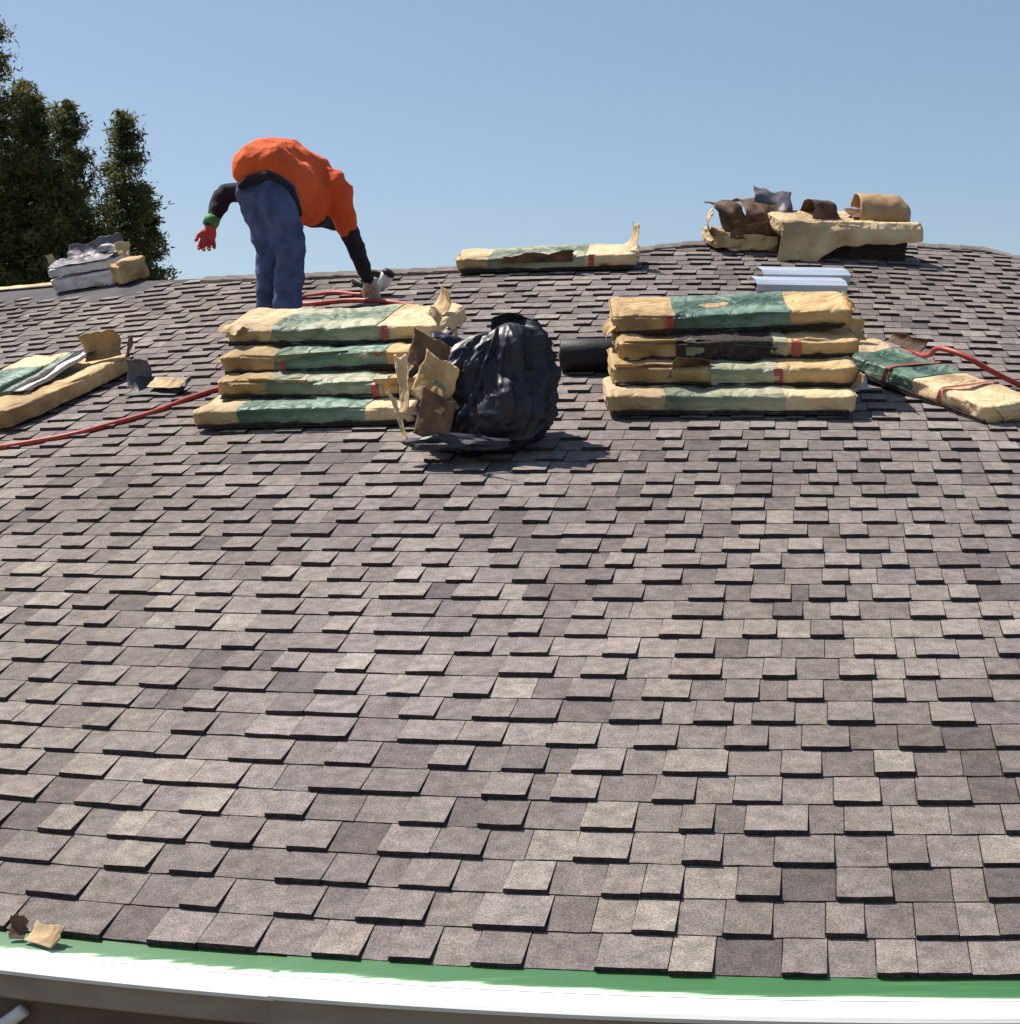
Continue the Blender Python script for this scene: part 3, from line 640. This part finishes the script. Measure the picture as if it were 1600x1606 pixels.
def hand(name, wr, dirv, side, m, curl=.5, sc=1.0, nrm=None):
    d = dirv.normalized(); s = side.normalized(); n = (nrm or d.cross(s)).normalized()
    pc_ = wr + d * .05 * sc; ch = [[(wr, .028 * sc), (pc_ - s * .016 * sc, .027 * sc), (wr + d * .088 * sc - s * .018 * sc, .022 * sc)], [(wr, .026 * sc), (pc_ + s * .016 * sc, .026 * sc), (wr + d * .085 * sc + s * .02 * sc, .021 * sc)]]
    for i, (o, L_) in enumerate(((-.033, .062), (-.011, .074), (.012, .070), (.034, .054))):
        k = wr + (d * .088 + s * o) * sc; k1 = k + (d * L_ * .45 + s * o * .25 + n * L_ * curl * .25) * sc; k2 = k1 + (d * L_ * .3 + n * L_ * curl * .55) * sc; k3 = k2 + (d * L_ * .12 + n * L_ * curl * .55) * sc
        ch.append([(k, .0115 * sc), (k1, .0105 * sc), (k2, .0098 * sc), (k3, .0088 * sc)])
    t0 = wr + (d * .03 - s * .03) * sc; ch.append([(t0, .014 * sc), (t0 + (d * .03 - s * .030 + n * .01) * sc, .0125 * sc), (t0 + (d * .058 - s * .036 + n * .025) * sc, .0105 * sc)])
    return blob(name, ch, m, person, .0042, 1)
hand('glove', wrL + Vector((0, 0, -.018)), J(322, 385, 9.6) - wrL, Vector((.9, .35, .05)), 'red_glove', .6, .98)
hand('glove', wrR, hR2 - wrR, Vector((.6, -.6, .3)), 'pale_glove', .9, 1.0)
for a, f in ((aL, fl - base), (aR, fr - base)):
    toe = f + Vector((.06, .15, .15 * .33 + .03))
    sh = blob('shoe', [[(f + Vector((-.02, -.05, .035)), .044), (f + Vector((.02, .05, .06)), .046), (toe, .038)], [(f + Vector((0, 0, .05)), .046), (a + Vector((0, 0, .02)), .046)]], 'dark_kraft', person, .009, 3)
# nail gun in the worker's right hand, nose on the shingles
gp = R(-1.815, 6.60, .02)
gun = thing('nail_gun', 'white and black nail gun held down on the shingles by the worker', 'nail gun', Matrix.Translation(gp) @ Euler((RAD(18), RAD(32), 0)).to_matrix().to_4x4())
V, F = tube([(0, 0, -.01), (0, 0, .02), (.0, 0, .025), (.0, 0, .05), (.0, 0, .055), (0, 0, .115), (0, 0, .12)], [.010, .013, .026, .030, .036, .036, .030], 16); mobj('body', V, F, 'tool_white', gun)
V, F = tube([(0, 0, .121), (0, 0, .140), (0, 0, .147)], [.037, .035, .020], 16); mobj('cylinder_cap', V, F, 'black_rubber', gun)
V, F = tube([(-.01, 0, .012), (-.05, .01, .0), (-.15, .03, -.02)], [.017, .021, .021], 8); mobj('magazine', V, F, 'black_rubber', gun)
V, F = tube([(-.02, 0, .09), (-.07, .01, .085), (-.13, .025, .06)], [.020, .016, .020], 12); mobj('handle', V, F, 'black_rubber', gun)
V, F = tube([(-.135, .026, .02), (-.14, .028, .03), (-.125, .025, .062)], [.013, .013, .012], 8); mobj('bracket', V, F, 'tool_white', gun)

# ------------------------------------------------------------------ conifers beyond the ridge
def conifer(x, y, h, rmax, seed, lab, m):
    r = random.Random(seed)
    t = thing('conifer_tree', lab, 'tree', Matrix.Translation((x, y, 0)), 'conifers beyond the ridge')
    V, F = tube([(0, 0, 0), (.05, .03, h * .3), (-.03, 0, h * .65), (0, 0, h * .985)], [.24, .19, .11, .015], 9); mobj('trunk', V, F, 'bark', t)
    V, F, LV, LF = [], [], [], []
    z = h * .12
    while z < h:
        q = 1 - z / h
        R_ = rmax * min(1, (q * 3.6) ** .55) * (.72 + .5 * abs(n3((z * .55, seed, 0), 1))) 
        nb = 6 if q > .04 else 4
        for _ in range(nb):
            a = r.uniform(0, 2 * math.pi); L = max(.16, R_ * r.uniform(.62, 1.18)); up = r.uniform(-.05, .45) + (.5 if q < .08 else 0)
            d = Vector((math.cos(a), math.sin(a), up)); p0 = Vector((0, 0, z)); p1 = p0 + d * L * .6 + Vector((0, 0, -.04 * L)); p2 = p0 + d * L
            tube([p0, p1, p2], [.035 * (.3 + q), .02, .006], 4, LV, LF)
            nq = int(24 + 44 * min(1, L))
            for k in range(nq):
                s = r.uniform(.22, 1.05); c = p0.lerp(p2, s) + Vector((r.gauss(0, .13), r.gauss(0, .13), r.gauss(0, .11))) * (.5 + .6 * L)
                sz = r.uniform(.06, .135); nrm = Vector((r.gauss(0, 1), r.gauss(0, 1), r.gauss(.5, 1))).normalized()
                e1 = nrm.orthogonal().normalized(); e1.rotate(Matrix.Rotation(r.uniform(0, 6.28), 3, nrm)); e2 = nrm.cross(e1)
                o = len(V); V += [c - e1 * sz, c + e2 * sz * .30, c + e1 * sz * 1.2, c - e2 * sz * .30]; F.append((o, o + 1, o + 2, o + 3))
        z += r.uniform(.13, .24)
    mobj('limbs', LV, LF, 'bark', t)
    mobj('crown', V, F, m, t, False)
conifer(-17.7, 60, 20.6, 2.5, 1, 'tallest conifer, cut off by the left edge of the picture', 'needles')
conifer(-16.7, 62, 18.5, 2.2, 2, 'second tallest conifer, just right of the one at the edge', 'needles')
conifer(-15.75, 60, 17.45, 1.9, 3, 'conifer in the middle of the row behind the white pile', 'needles')
conifer(-14.5, 59, 17.1, 1.75, 4, 'conifer just left of the gap of sky in the tree row', 'needles_dark')
conifer(-13.0, 60.5, 17.15, 1.7, 5, 'conifer with pointed top just right of the gap of sky', 'needles_dark')
conifer(-12.5, 62, 15.0, 1.2, 6, 'shortest conifer at the right end of the tree row', 'needles_dark')
conifer(-16.0, 66, 15.6, 2.6, 7, 'low conifer behind the others, filling the row at left', 'needles_dark')
